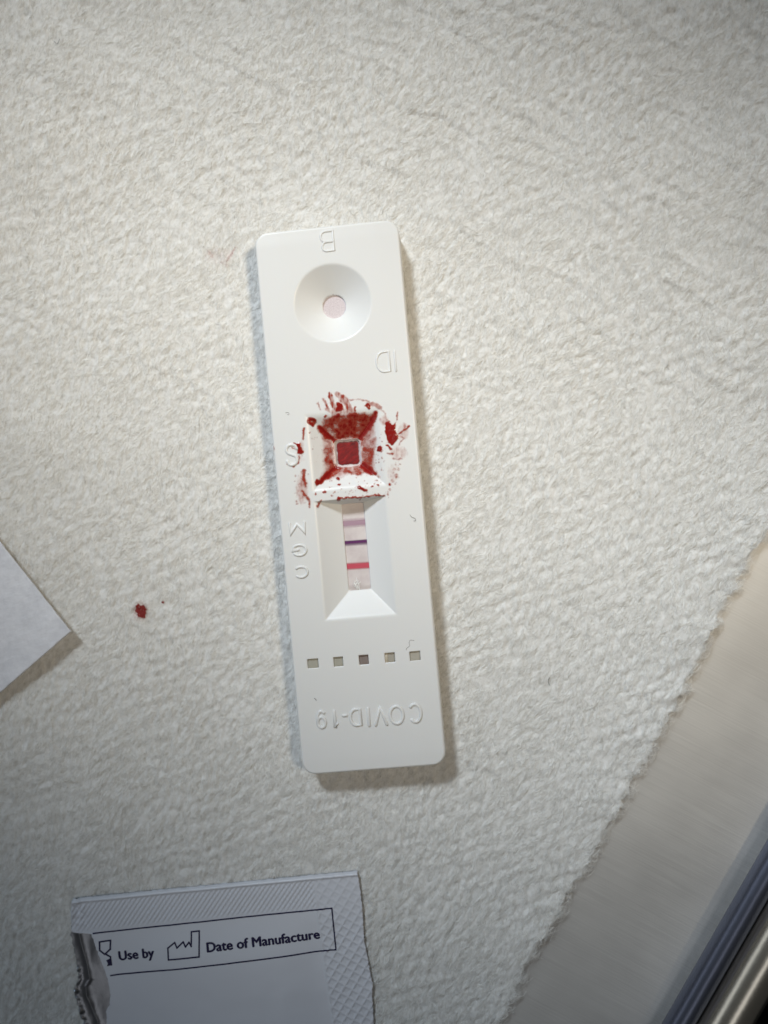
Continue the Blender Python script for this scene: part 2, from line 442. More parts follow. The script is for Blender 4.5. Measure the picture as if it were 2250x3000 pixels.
def towel_stain(px0, py0, half, painter, seed, label):
    c = P(px0, py0, 0.1); h = half/21.0
    g = np.linspace(-h, h, 90); gx, gy = np.meshgrid(c[0]+g, c[1]+g)
    PX, PY = to_px(gx, gy, np.full_like(gx, 0.1))
    wpx = PX + 4*noise(PX*0.12, PY*0.12, seed); wpy = PY + 4*noise(PX*0.12, PY*0.12, seed+1)
    p = Paint(wpx, wpy); painter(p)
    T = p.T*np.clip(0.9 + 0.9*fbm(PX*0.28, PY*0.16, seed+2, 2), 0.0, 1.3)
    o = film("blood_spot", gx, gy, H(gx, gy), T, TBLOOD, towel, 0.02, 0.19); o["label"] = label
towel_stain(412, 1790, 40, lambda p: (p.ell(413, 1790, 17, 20, 1.2, 0.3), p.ell(404, 1778, 9, 9, 1.2), p.ell(419, 1805, 9, 7, 1.1), p.ell(412, 1790, 36, 40, 0.3, 1.0)), 70, "round dark red blood spot soaked into the towel")
towel_stain(478, 1764, 12, lambda p: p.ell(478, 1764, 4, 6, 0.9), 75, "tiny red blood speck beside the larger spot")
towel_stain(650, 745, 70, lambda p: (p.stroke([(610, 735), (622, 752)], 9, 0.17), p.stroke([(665, 765), (690, 725)], 7, 0.2), p.stroke([(650, 770), (668, 778)], 6, 0.16), p.ell(640, 750, 55, 30, 0.05)), 80, "faint pinkish blood trace left of the white cassette")

# ------------------------------------------------------------------ test cassette
CW, CL, ZT = 20.0, 75.337, 4.5
CC = np.array([-4.515, 1.861]); CA = 0.0896147
EX = np.array([math.cos(CA), math.sin(CA)]); EY = np.array([-math.sin(CA), math.cos(CA)])
def UV(px, py, z=ZT):
    d = P(px, py, z)[:2] - CC; return float(d @ EX), float(d @ EY)
def W2(u, v): return CC[0] + EX[0]*u + EY[0]*v, CC[1] + EX[1]*u + EY[1]*v

def rect_of(corners, z=ZT):
    q = np.array([UV(x, y, z) for x, y in corners])      # TL TR BR BL
    return (q[[0, 3], 0].mean(), q[[1, 2], 0].mean(), q[[2, 3], 1].mean(), q[[0, 1], 1].mean())   # u0,u1,v0,v1

bu, bv = UV(974.3, 886.5); RB, RH = 5.35, 1.68
SWELL = rect_of([(903, 1217), (1112, 1203), (1127, 1421), (913, 1436)])
SHOLE = rect_of([(983, 1292), (1054, 1289), (1056, 1361), (985, 1365)], ZT-2.0)
WIN = rect_of([(925, 1467), (1130, 1454), (1162, 1800), (949, 1818)])
SLOT = rect_of([(1000, 1477), (1066, 1471.5), (1086.5, 1727.5), (1020, 1731)], ZT-1.8)
SQ = [UV(x, y) for x, y in [(916.8, 1944.3), (991, 1939), (1065.7, 1933.5), (1141, 1927), (1216, 1922)]]
SQH = 0.69
DB, DS, DW = 2.1, 2.2, 2.1

def rrect_sd(u, v, r4, rad):
    cx, cy = (r4[0]+r4[1])/2, (r4[2]+r4[3])/2; hx, hy = (r4[1]-r4[0])/2-rad, (r4[3]-r4[2])/2-rad
    qx, qy = np.abs(u-cx)-hx, np.abs(v-cy)-hy
    return np.hypot(np.maximum(qx, 0), np.maximum(qy, 0)) + np.minimum(np.maximum(qx, qy), 0) - rad
def smin(a, b, k):
    h = np.clip(0.5 + 0.5*(b-a)/k, 0, 1); return b*(1-h) + a*h - k*h*(1-h)
def funnel(u, v, out, inn, depth, k):
    l = (inn[0]-u)/(inn[0]-out[0]); r = (u-inn[1])/(out[1]-inn[1]); b = (inn[2]-v)/(inn[2]-out[2]); t = (v-inn[3])/(out[3]-inn[3])
    f = np.maximum(np.maximum(np.maximum(l, r), np.maximum(b, t)), 0)
    return smin(-depth*(1-f), 0*f, k)
def zshell(u, v, holes=True):
    d = CW/2 - np.abs(u)
    z = ZT - 0.11*np.clip((3.4-d)/3.4, 0, 1) - 0.05*sstep(2.2, 0, CL/2 - np.abs(v))
    r = np.hypot(u-bu, v-bv)
    z = z + smin(-DB*(RB-r)/(RB-RH), 0*r, 0.10)
    z = z + funnel(u, v, SWELL, SHOLE, DS, 0.28) + funnel(u, v, WIN, SLOT, DW, 0.16)
    # slim raised lip round the square hole
    z = z + 0.10*np.exp(-((rrect_sd(u, v, SHOLE, 0.25)-0.16)/0.11)**2)
    if holes:
        z = np.where(r < RH-1e-4, ZT-3.2, z)
        z = np.where(rrect_sd(u, v, SHOLE, 0.5) < 0, ZT-3.2, z)
        z = np.where(rrect_sd(u, v, SLOT, 0.4) < 0, ZT-3.0, z)
        for a, b in SQ:
            z = np.where((np.abs(u-a) < SQH) & (np.abs(v-b) < SQH), ZT-1.9, z)
    return z

cass = tag(empty("test_cassette", (CC[0], CC[1], 0)), "white plastic rapid test cassette with a blood-smeared square well, lying on the towel", "test cassette")
RC, RF = 1.85, 0.34
def ext_v(u):
    e = np.abs(u) - (CW/2-RC)
    return np.where(e > 0, CL/2 - RC + np.sqrt(np.maximum(RC**2 - np.maximum(e, 0)**2, 0)), CL/2)
th = np.linspace(0, np.pi/2, 26)[:-1]
us = np.concatenate([-CW/2 + RC*(1-np.cos(th)), np.linspace(-CW/2+RC, CW/2-RC, 205), (CW/2 - RC*(1-np.cos(th)))[::-1]])
us = np.unique(np.round(us, 6))
tv = np.concatenate([-1 + 0.012*(1-np.cos(np.linspace(0, np.pi/2, 14)[:-1])), np.linspace(-0.988, 0.988, 860), 1 - 0.012*(1-np.cos(np.linspace(0, np.pi/2, 14)[:-1]))[::-1]])
U = np.repeat(us[None, :], len(tv), 0); Vv = tv[:, None]*ext_v(us)[None, :]
# pull grid lines exactly onto hole outlines
r = np.hypot(U-bu, Vv-bv); nearr = np.abs(r-RH) < 0.06
U = np.where(nearr, bu+(U-bu)*RH/np.maximum(r, 1e-6), U); Vv = np.where(nearr, bv+(Vv-bv)*RH/np.maximum(r, 1e-6), Vv)
def snap(A, val, msk, tol=0.055): return np.where(msk & (np.abs(A-val) < tol), val, A)
for (a, b, hx, hy) in [(a, b, SQH, SQH) for a, b in SQ] + [((R_[0]+R_[1])/2, (R_[2]+R_[3])/2, (R_[1]-R_[0])/2, (R_[3]-R_[2])/2) for R_ in (SLOT,)]:
    m1 = (np.abs(Vv-b) < hy+0.1) & (np.abs(U-a) < hx+0.1)
    for sgn in (-1, 1):
        U = snap(U, a+sgn*hx, m1); Vv = snap(Vv, b+sgn*hy, m1)
Zs = zshell(U, Vv)
sd = -rrect_sd(U, Vv, (-CW/2, CW/2, -CL/2, CL/2), RC)
e = np.clip(sd, 0, RF)
Zs = np.where(sd < RF, Zs - (RF - np.sqrt(np.maximum(RF**2-(RF-e)**2, 0))), Zs)
wx, wy = W2(U, Vv)
nr, nc = U.shape
F = grid_faces(nr, nc)
idx = np.arange(nr*nc).reshape(nr, nc)
loop = np.concatenate([idx[0, :], idx[1:, -1], idx[-1, -2::-1], idx[-2:0:-1, 0]])
base = np.stack([wx, wy, Zs], -1).reshape(-1, 3)
Vall = [base]; prev = loop; cnt = nr*nc; FF = [F]
for zz in (3.2, 2.02):
    ringv = base[loop].copy(); ringv[:, 2] = zz; cur = np.arange(cnt, cnt+len(loop)); cnt += len(loop); Vall.append(ringv)
    FF.append(np.stack([prev, cur, np.roll(cur, -1), np.roll(prev, -1)], -1)); prev = cur
mesh_top = mesh("top_shell", np.concatenate(Vall), np.concatenate(FF), ABS); adopt(mesh_top, cass)

def rounded_prism(name, W, L, rad, profile, mat, parent, n=12):
    """profile: list of (inset, z) from bottom to top; closed with caps"""
    V = []; m = 4*(n+1)
    for ins, z in profile:
        for cx, cy, a0 in ((1, 1, 0), (-1, 1, 90), (-1, -1, 180), (1, -1, 270)):
            for k in range(n+1):
                a = math.radians(a0+90*k/n); rr = max(rad-ins, 0.02)
                u = cx*(W/2-rad)+rr*math.cos(a); v = cy*(L/2-rad)+rr*math.sin(a)
                x, y = W2(u, v); V.append((x, y, z))
    R = len(profile)
    Fs = [(i*m+k, i*m+(k+1) % m, (i+1)*m+(k+1) % m, (i+1)*m+k) for i in range(R-1) for k in range(m)]
    Fs += [tuple(range(m))[::-1], tuple(range((R-1)*m, R*m))]
    o = mesh(name, V, Fs, mat, smooth=False); adopt(o, parent); return o
rounded_prism("bottom_shell", CW+0.26, CL+0.2, RC+0.1, [(0.5, -0.1), (0.15, 0.1), (0, 0.5), (0, 1.8), (0.06, 1.92), (0.25, 1.96)], ABS, cass)

def slab(name, r4, z, thick, mat, nu=12, nv=12, parent=None):
    gu, gv = np.meshgrid(np.linspace(r4[0], r4[1], nu), np.linspace(r4[2], r4[3], nv))
    x, y = W2(gu, gv)
    V = np.concatenate([np.stack([x, y, np.full_like(x, z)], -1).reshape(-1, 3), np.stack([x, y, np.full_like(x, z-thick)], -1).reshape(-1, 3)])
    f = grid_faces(nv, nu); i = np.arange(nu*nv).reshape(nv, nu)
    lp = np.concatenate([i[0, :], i[1:, -1], i[-1, -2::-1], i[-2:0:-1, 0]])
    side = np.stack([lp, lp+nu*nv, np.roll(lp, -1)+nu*nv, np.roll(lp, -1)], -1)
    o = mesh(name, V, np.concatenate([f, f[:, ::-1]+nu*nv, side]), mat, smooth=False); adopt(o, parent or cass); return o

pad = slab("buffer_pad", (bu-2.4, bu+2.4, bv-2.4, bv+2.4), ZT-2.4, 0.5, PAD); pad["label"] = "pale pinkish absorbent pad inside the round well"
slab("pad_border", (SHOLE[0]-.3, SHOLE[1]+.3, SHOLE[2]-.3, SHOLE[3]+.3), ZT-2.5, 0.4, PAD)
pg = np.linspace(-1, 1, 60); pu, pv = np.meshgrid(pg, pg); sc_ = (SHOLE[1]-SHOLE[0])/2
su, sv = (SHOLE[0]+SHOLE[1])/2 + pu*sc_, (SHOLE[2]+SHOLE[3])/2 + pv*sc_
x, y = W2(su, sv); dsq = rrect_sd(su, sv, (SHOLE[0]+.16, SHOLE[1]-.16, SHOLE[2]+.12, SHOLE[3]-.12), 0.45) + 0.10*noise(su*2.2, sv*2.2, 180)
bp = film("sample_pad", x, y, np.full_like(x, ZT-2.49), sstep(0.10, -0.14, dsq), BPAD, cass, 0.10, 0.01); bp["label"] = "dark red blood-soaked pad at the bottom of the square well"
ZM = ZT-2.3
mem = slab("test_strip", (SLOT[0]-.3, SLOT[1]+.3, SLOT[2]-.3, SLOT[3]+.3), ZM, 0.4, MEM); mem["label"] = "pale pink test strip with three coloured lines"
def test_line(pyl, pyr, hpx, mat, label):
    """band across the strip; hpx full height in photograph pixels"""
    _, vl = UV(1010, pyl, ZM); _, vr = UV(1075, pyr, ZM); ul, _ = UV(1010, pyl, ZM); ur, _ = UV(1075, pyr, ZM)
    h = hpx/22.0; V = []; A = []
    k = (vr-vl)/(ur-ul)
    for j in range(9):
        for i in range(5):
            u = SLOT[0]-0.25 + (SLOT[1]-SLOT[0]+0.5)*i/4; v = vl + k*(u-ul) + h*(j/8-0.5)
            x, y = W2(u, v); V.append((x, y, ZM+0.012)); A.append(j/8)
    o = mesh("test_line", V, grid_faces(9, 5), mat, smooth=False); attr(o, "across", A)
    adopt(o, mem); o.matrix_parent_inverse = (mem.matrix_parent_inverse @ Matrix()).copy(); o.matrix_parent_inverse = Matrix.Translation(Vector((0, 0, 0)))
    o["label"] = label; return o
test_line(1534, 1529, 32, line_material("faint_mauve_line", (0.46, 0.29, 0.38), 0.72, 0.42, 0.42), "faint mauve line beside the letter M")
test_line(1593, 1588, 20, line_material("purple_line", (0.13, 0.035, 0.13), 0.95, 0.6, 0.2), "dark purple line beside the letter G")
test_line(1660, 1656, 25, line_material("red_line", (0.60, 0.09, 0.13), 0.9, 0.3, 0.3), "rose red line beside the letter C")
slotc = [((0.38, 0.365, 0.31), "slot_light"), ((0.37, 0.355, 0.30), "slot_light"), ((0.22, 0.18, 0.165), "slot_dark"), ((0.37, 0.345, 0.295), "slot_light"), ((0.40, 0.375, 0.32), "slot_light")]
for (a, b), (c, nm) in zip(SQ, slotc):
    m = M(nm, c, 0.85, spec=0.2); m.bump(m.noise(3000, 3), 0.03, 0.5)
    so = slab("slot_pad", (a-SQH-.1, a+SQH+.1, b-SQH-.1, b+SQH+.1), ZT-0.32, 0.3, m.m, 4, 4)
a, b = SQ[3]
slab("slot_pad", (a-SQH-.1, a-0.22, b-SQH-.1, b+SQH+.1), ZT-0.28, 0.05, M("slot_pale", (0.52, 0.47, 0.38), 0.85).m, 3, 3)

# raised lettering: round-topped strokes
def arc(cx, cy, rx, ry, a0, a1, n=16):
    return [(cx+rx*math.cos(math.radians(a0+(a1-a0)*k/n)), cy+ry*math.sin(math.radians(a0+(a1-a0)*k/n))) for k in range(n+1)]
GLY = {   # unit box, x right, y up
 'I': [[(0.5, 0), (0.5, 1)]],
 'D': [[(0, 0), (0, 1), (0.45, 1)] + arc(0.45, 0.5, 0.55, 0.5, 90, -90) + [(0, 0)]],
 'B': [[(0, 0), (0, 1), (0.6, 1)] + arc(0.6, 0.77, 0.33, 0.23, 90, -90, 10) + [(0, 0.54)], [(0.6, 0.54)] + arc(0.62, 0.27, 0.38, 0.27, 90, -90, 10) + [(0, 0)]],
 'S': [spline([(0.96, 0.80), (0.78, 0.97), (0.48, 1.0), (0.15, 0.90), (0.08, 0.72), (0.22, 0.57), (0.55, 0.48), (0.85, 0.38), (0.95, 0.22), (0.80, 0.05), (0.48, 0.0), (0.16, 0.06), (0.02, 0.22)], 4).tolist()],
 'M': [[(0, 0), (0.02, 1), (0.5, 0.12), (0.98, 1), (1, 0)]],
 'G': [arc(0.5, 0.5, 0.5, 0.5, 40, 320, 22) + [(0.97, 0.45), (0.55, 0.45)]],
 'C': [arc(0.5, 0.5, 0.5, 0.5, 48, 312, 22)],
 'O': [arc(0.5, 0.5, 0.5, 0.5, 0, 360, 28)],
 'V': [[(0, 1), (0.5, 0), (1, 1)]],
 '-': [[(0, 0.5), (1, 0.5)]],
 '1': [[(0.05, 0.78), (0.35, 0.84), (0.55, 1), (0.55, 0)]],
 '9': [arc(0.5, 0.68, 0.48, 0.32, 0, 360, 22), spline([(0.98, 0.68), (0.94, 0.35), (0.72, 0.06), (0.40, 0.0), (0.10, 0.10)], 4).tolist()],
}
def letter(ch, x0, x1, y0, y1, w=0.46, hgt=0.18):
    """box in photograph pixels; all lettering stands upside down in the picture"""
    ul, vt = UV(x0, y0); ur, vb = UV(x1, y1)
    cx, cy = (x0+x1)/2, (y0+y1)/2; uc, vc = UV(cx, cy)
    sx = (x1-x0)/22.0 - w; sy = (y1-y0)/22.0 - w
    if ch in 'I-': sx = max(sx, 0.0)
    tiltk = CA*0.0
    V = []; F = []
    prof5 = [(-1, -0.12), (-0.93, 0.3), (-0.62, 0.85), (0, 1.0), (0.62, 0.85), (0.93, 0.3), (1, -0.12)]
    for st in GLY[ch]:
        p = np.array([[uc - (a-0.5)*sx, vc - (b-0.5)*sy] for a, b in st])
        # drop repeats, extend ends for rounded caps
        q = [p[0]]
        for a in p[1:]:
            if np.hypot(*(a-q[-1])) > 0.02: q.append(a)
        p = np.array(q); m = len(p); closed = np.hypot(*(p[0]-p[-1])) < 0.03
        rows = []
        t0 = (p[1]-p[0])/np.hypot(*(p[1]-p[0])); t1 = (p[-1]-p[-2])/np.hypot(*(p[-1]-p[-2]))
        for i in range(m):
            ta = p[min(i+1, m-1)]-p[max(i-1, 0)] if not closed or 0 < i < m-1 else p[1]-p[-2]
            ta = ta/np.hypot(*ta); nn = np.array([-ta[1], ta[0]])
            k = 1.0
            if 0 < i < m-1:
                d1 = (p[i]-p[i-1])/np.hypot(*(p[i]-p[i-1])); k = 1/max(0.45, abs(d1 @ ta))
            rows.append((p[i], nn*k, 1.0))
        if not closed:
            n0 = np.array([-t0[1], t0[0]]); n1 = np.array([-t1[1], t1[0]])
            rows = [(p[0]-t0*w*0.5, n0*0.15, 0.0), (p[0]-t0*w*0.35, n0*0.72, 0.7)] + rows + [(p[-1]+t1*w*0.35, n1*0.72, 0.7), (p[-1]+t1*w*0.5, n1*0.15, 0.0)]
        b0 = len(V); n = len(prof5)
        for c, nv, hk in rows:
            for s_, h_ in prof5:
                uu, vv = c + nv*(w/2)*s_
                x, y = W2(uu, vv); V.append((x, y, float(zshell(np.array(uu), np.array(vv), False)) + hgt*(h_*hk if h_ > 0 else h_)))
        for i in range(len(rows)-1):
            for k in range(n-1):
                F.append((b0+i*n+k, b0+(i+1)*n+k, b0+(i+1)*n+k+1, b0+i*n+k+1))
    o = mesh("raised_letter", V, F, ABS); adopt(o, cass); return o
for a in [('B', 936, 981, 673, 740, 0.32, 0.12), ('I', 1151, 1165, 1024, 1091, 0.32, 0.12), ('D', 1099, 1145, 1027, 1094, 0.32, 0.12),
          ('S', 833, 877, 1297, 1368, 0.44), ('M', 844, 898, 1527, 1567, 0.36, 0.17), ('G', 852, 902, 1592, 1632, 0.36, 0.17), ('C', 858, 906, 1656, 1696, 0.36, 0.17),
          ('C', 1193, 1239, 2057, 2121), ('O', 1137, 1187, 2063, 2126), ('V', 1093, 1137, 2069, 2129), ('I', 1074, 1086, 2070, 2131),
          ('D', 1021, 1062, 2072, 2131), ('-', 1000, 1020, 2088, 2104), ('1', 970, 993, 2077, 2137), ('9', 924, 959, 2078, 2138)]:
    letter(*a)

# ---- blood in and around the square well (shapes measured on the photograph)
v_top = UV(1000, 1120)[1]; v_bot = UV(1000, 1560)[1]
gu, gv = np.meshgrid(np.linspace(-CW/2+0.03, CW/2-0.03, 380), np.linspace(v_bot, v_top, 400))
zsm = zshell(gu, gv, False); zfull = zshell(gu, gv)
sd = -rrect_sd(gu, gv, (-CW/2, CW/2, -CL/2, CL/2), RC); e = np.clip(sd, 0, RF)
zsm = np.where(sd < RF, zsm - (RF - np.sqrt(np.maximum(RF**2-(RF-e)**2, 0))), zsm)
gx, gy = W2(gu, gv)
PX, PY = to_px(gx, gy, zsm)
ZX, ZY = (PX-740)*2.9625, (PY-1120)*2.9625
wX = ZX + 11*noise(ZX*0.02, ZY*0.02, 90) + 6*noise(ZX*0.06, ZY*0.06, 91)
wY = ZY + 11*noise(ZX*0.02+9, ZY*0.02, 92) + 6*noise(ZX*0.06, ZY*0.06+4, 93)
p = Paint(wX, wY)
n1 = np.clip(0.8 + 0.65*fbm(ZX*0.014, ZY*0.014, 94, 4), 0.05, 1.6)
n2 = np.clip(0.7 + 0.9*fbm(ZX*0.05, ZY*0.05, 95, 3), 0.0, 1.7)
streak = np.clip(0.5 + 1.1*noise(ZX*0.07, ZY*0.012, 96) + 0.4*noise(ZX*0.15, ZY*0.03, 97), 0.0, 1.6)
p.poly([(570,335),(700,275),(1000,250),(1088,258),(1092,480),(1085,800),(900,825),(650,865),(560,890),(590,700),(585,500)], 0.44, 70, np.clip(0.8 + 0.7*fbm(ZX*0.01, ZY*0.01, 99, 3), 0, 1.5))
p.poly([(600,310),(700,272),(820,268),(1000,250),(1085,258),(1075,335),(1010,400),(935,505),(720,505),(585,400)], 0.78, 30, n1)
p.ell(830, 385, 135, 130, 0.85, 0.6)
p.ell(880, 300, 90, 50, 0.8, 0.5)
p.poly([(575,430),(700,510),(722,730),(640,775),(600,690),(610,560)], 0.60, 34, n1)
p.poly([(935,505),(1085,465),(1085,560),(1050,700),(1075,790),(940,720)], 0.62, 34, n1)
p.poly([(740,725),(930,725),(1000,800),(900,815),(760,790),(660,850),(640,800)], 0.70, 20, n1)
p.poly([(1000,790),(1120,800),(1125,850),(1050,820)], 0.4, 16, n2)
p.T *= np.clip(0.84 + 0.5*noise(ZX*0.13, ZY*0.13, 98), 0.35, 1.2)
p.stroke([(585,395),(640,455),(712,505)], [70, 88, 60], 1.0, 0.8)
p.stroke([(1068,268),(1045,330),(935,480)], [60, 70, 92], 1.0, 0.8)
p.stroke([(738,735),(660,795),(565,885)], [80, 90, 54], 1.0, 0.8)
p.stroke([(942,710),(1000,755),(1062,795)], [86, 104, 50], 1.05, 0.8)
p.ell(560, 872, 24, 34, 0.8)
# outside smears
sm = Paint(wX, wY)
sm.stroke([(672,100),(690,170),(720,240)], [34, 50, 30], 0.34); sm.stroke([(735,105),(790,150),(850,235)], [50, 75, 50], 0.30)
sm.stroke([(615,140),(655,235)], 26, 0.32); sm.stroke([(562,175),(590,240)], 14, 0.32); sm.stroke([(640,235),(720,255)], 40, 0.16)
sm.stroke([(700,260),(860,240)], 60, 0.2)
sm.ell(430, 930, 75, 175, 0.17, 0.7); sm.ell(1310, 430, 60, 95, 0.13, 0.5); sm.ell(1270, 610, 95, 80, 0.13, 0.6); sm.ell(420, 600, 50, 130, 0.08, 0.6)
sm.ell(1215, 800, 60, 110, 0.08, 0.6); sm.ell(1140, 330, 50, 60, 0.2, 0.6)
p._add(1.7*sm.T*streak)
p._add(0.85*sm.T*np.clip(0.9 + 0.6*fbm(ZX*0.02, ZY*0.012, 103, 3), 0.2, 1.5))
p.stroke([(800,165),(880,146),(980,158),(1080,195),(1140,255),(1172,340)], [8, 10, 16, 20, 14, 12], 0.3)
p.stroke([(1040,185),(1110,220)], 40, 0.30)
p.stroke([(748,195),(765,225),(735,235)], 46, 1.0); p.ell(745, 288, 26, 20, 0.9); p.stroke([(895,210),(888,250)], 18, 0.7); p.ell(635, 295, 12, 10, 0.8)
p.ringp(1003, 208, 16, 14, 0.9); p.ell(975, 208, 14, 8, 0.6)
p.ringp(515, 340, 24, 18, 0.8); p.ell(515, 340, 20, 20, 0.4); p.ell(495, 435, 9, 9, 0.5)
p.poly([(1150,350),(1180,330),(1215,365),(1250,325),(1242,420),(1262,462),(1282,470),(1250,510),(1215,552),(1165,530),(1150,450)], 1.3, 14)
p.stroke([(1250,330),(1256,250)], [8, 3], 0.7)
p.stroke([(1262,450),(1310,415),(1362,385)], [12, 10, 14], 0.65); p.stroke([(1285,470),(1312,490),(1265,540)], [12, 9, 8], 0.5)
p.stroke([(1160,545),(1200,578)], [10, 22], 0.7); p.stroke([(1165,612),(1220,630)], [14, 16], 0.6); p.stroke([(1225,665),(1310,662)], [10, 6], 0.4)
p.ell(1105, 578, 21, 25, 1.5)
p.stroke([(365,535),(400,545),(410,600),(435,600)], [14, 52, 46, 22], 1.05); p.stroke([(335,562),(375,575)], 8, 0.8)
p.stroke([(405,640),(398,700),(350,732),(300,712)], [8, 14, 12, 8], 0.6)
p.stroke([(447,400),(438,490)], [26, 16], 0.6)
p.stroke([(442,768),(445,840),(460,900)], [44, 40, 18], 0.55)
p.stroke([(425,940),(470,985),(485,1020),(500,1085)], [18, 34, 26, 18], 0.5)
p.stroke([(745,1005),(920,1000),(1120,978)], [8, 9, 10], 0.9); p.ell(745, 1010, 19, 18, 1.1); p.stroke([(605,1026),(575,1040),(562,1080)], [12, 26, 14], 0.5)
p.stroke([(1100,975),(1145,988)], [16, 10], 0.6); p.stroke([(945,995),(925,1020)], 8, 0.7)
p.stroke([(928,918),(990,936)], [32, 26], 1.1); p.ell(625, 955, 20, 12, 0.8); p.ell(745, 837, 20, 15, 1.3); p.ell(750, 891, 17, 9, 1.0)
p.ell(1040, 903, 14, 7, 1.0); p.ell(1085, 895, 12, 8, 1.0); p.ell(1188, 883, 14, 11, 0.9); p.ell(688, 980, 12, 8, 0.5); p.ell(715, 953, 12, 8, 0.6); p.ell(550, 967, 8, 13, 0.8)
rs = np.random.default_rng(5)
for _ in range(48):
    cx, cy = rs.uniform(660, 1130), rs.uniform(815, 985); p.ell(cx, cy, rs.uniform(4, 9), rs.uniform(3, 5), rs.uniform(0.4, 0.9), 0.6)
for _ in range(70):
    tq = rs.uniform(0, 1); cx, cy = 1255 - 90*tq**2 + rs.normal(0, 14), 690 + 290*tq + rs.normal(0, 8); p.ell(cx, cy, rs.uniform(3, 8), rs.uniform(3, 8), rs.uniform(0.25, 0.7), 0.6)
for _ in range(40):
    cx, cy = rs.normal(430, 35), rs.uniform(780, 1060); p.ell(cx, cy, rs.uniform(3, 10), rs.uniform(4, 14), rs.uniform(0.2, 0.5), 0.6)
for _ in range(26):
    cx, cy = rs.normal(1110, 22), rs.uniform(380, 780); p.ell(cx, cy, rs.uniform(3, 6), rs.uniform(3, 7), rs.uniform(0.4, 0.9), 0.6)
for _ in range(30):
    cx, cy = rs.uniform(500, 620), rs.uniform(430, 760); p.ell(cx, cy, rs.uniform(3, 8), rs.uniform(3, 8), rs.uniform(0.1, 0.35), 0.6)
p.stroke([(122,0),(130,80),(136,160)], [10, 12, 6], 0.6); p.stroke([(172,560),(180,600)], [6, 8], 0.5)
T = p.T
for _ in range(4):                                                          # blood creeps: soften outlines
    q_ = np.pad(T, 1, mode='edge'); T = 0.36*T + 0.16*(q_[:-2, 1:-1] + q_[2:, 1:-1] + q_[1:-1, :-2] + q_[1:-1, 2:])
T = T*np.clip(0.97 + 0.28*fbm(ZX*0.03, ZY*0.03, 101, 3), 0.5, 1.25)
T = np.where(zfull < zsm-0.3, 0, T)                                        # nothing hangs over the open holes
T = T*np.clip(sstep(-0.02, 0.12, rrect_sd(gu, gv, SHOLE, 0.3)-0.14)+0.25, 0, 1)
bl = film("blood_smear", gx, gy, zsm, T, BLOOD, cass, 0.06, 0.01)
bl["label"] = "smeared and clotted red blood in and around the square well"

# white fluff stuck in the window
fl = []
for _ in range(26):
    a = UV(1048 + rs.normal(0, 4), 1717 + rs.normal(0, 9), ZM); x, y = W2(*a); ang = rs.uniform(1.1, 2.0)
    fl.append((x, y, ang))
fl = np.array(fl)
o = fibres("window_fluff", fl[:, 0], fl[:, 1], lambda a, b: np.full_like(a, ZM+0.03), fl[:, 2], rs.uniform(0.4, 1.0, 26), rs.uniform(0.04, 0.08, 26), rs.uniform(0.02, 0.2, 26), rs.normal(0, 1, 26), FIBRE, cass)
o["label"] = "white tuft of fluff at the end of the test strip"; del o["kind"]

# ------------------------------------------------------------------ foil pouch
ZP = 0.9
def ST_axes():
    a, b = P(214, 2637, ZP), P(1047, 2556, ZP); d = (b-a)[:2]; d /= np.hypot(*d); return a[:2], d, np.array([d[1], -d[0]])
PO, PS, PT = ST_axes()
def ST(px, py, z=ZP):
    d = P(px, py, z)[:2] - PO; return np.array([d @ PS, d @ PT])
def SW(s, t): return PO[0]+PS[0]*s+PT[0]*t, PO[1]+PS[1]*s+PT[1]*t
rightE = np.array([ST(*a) for a in [(1047,2556),(1055,2610),(1061,2659),(1067,2759),(1079,2819),(1085,2858),(1092,2882),(1090,2918),(1093,2958),(1094,3000),(1110,3200),(1125,3400)]])
tearE = np.array([ST(*a) for a in [(210,2640),(207,2690),(208,2733),(226,2736),(248,2737),(266,2739),(269,2747),(287,2799),(309,2854),(319,2888),(323,2918),(319,2948),(309,2964),(312,2984),(311,3000),(300,3100),(310,3250),(300,3400)]])
foilE = np.array([ST(*a) for a in [(208,2637),(206,2690),(202,2745),(212,2799),(220,2838),(226,2878),(214,2898),(216,2928),(224,2948),(230,2978),(240,3000),(252,3100),(262,3250),(270,3400)]])
TMAX = min(rightE[-1, 1], tearE[-1, 1], foilE[-1, 1]) - 0.2
def ip(E, t):
    E = E[np.argsort(E[:, 1])]; return np.interp(t, E[:, 1], E[:, 0])
s_seal = ST(930, 2700)[0]; t_seal = ST(600, 2700)[1]
def seal_s(t): return s_seal + 0.022*t
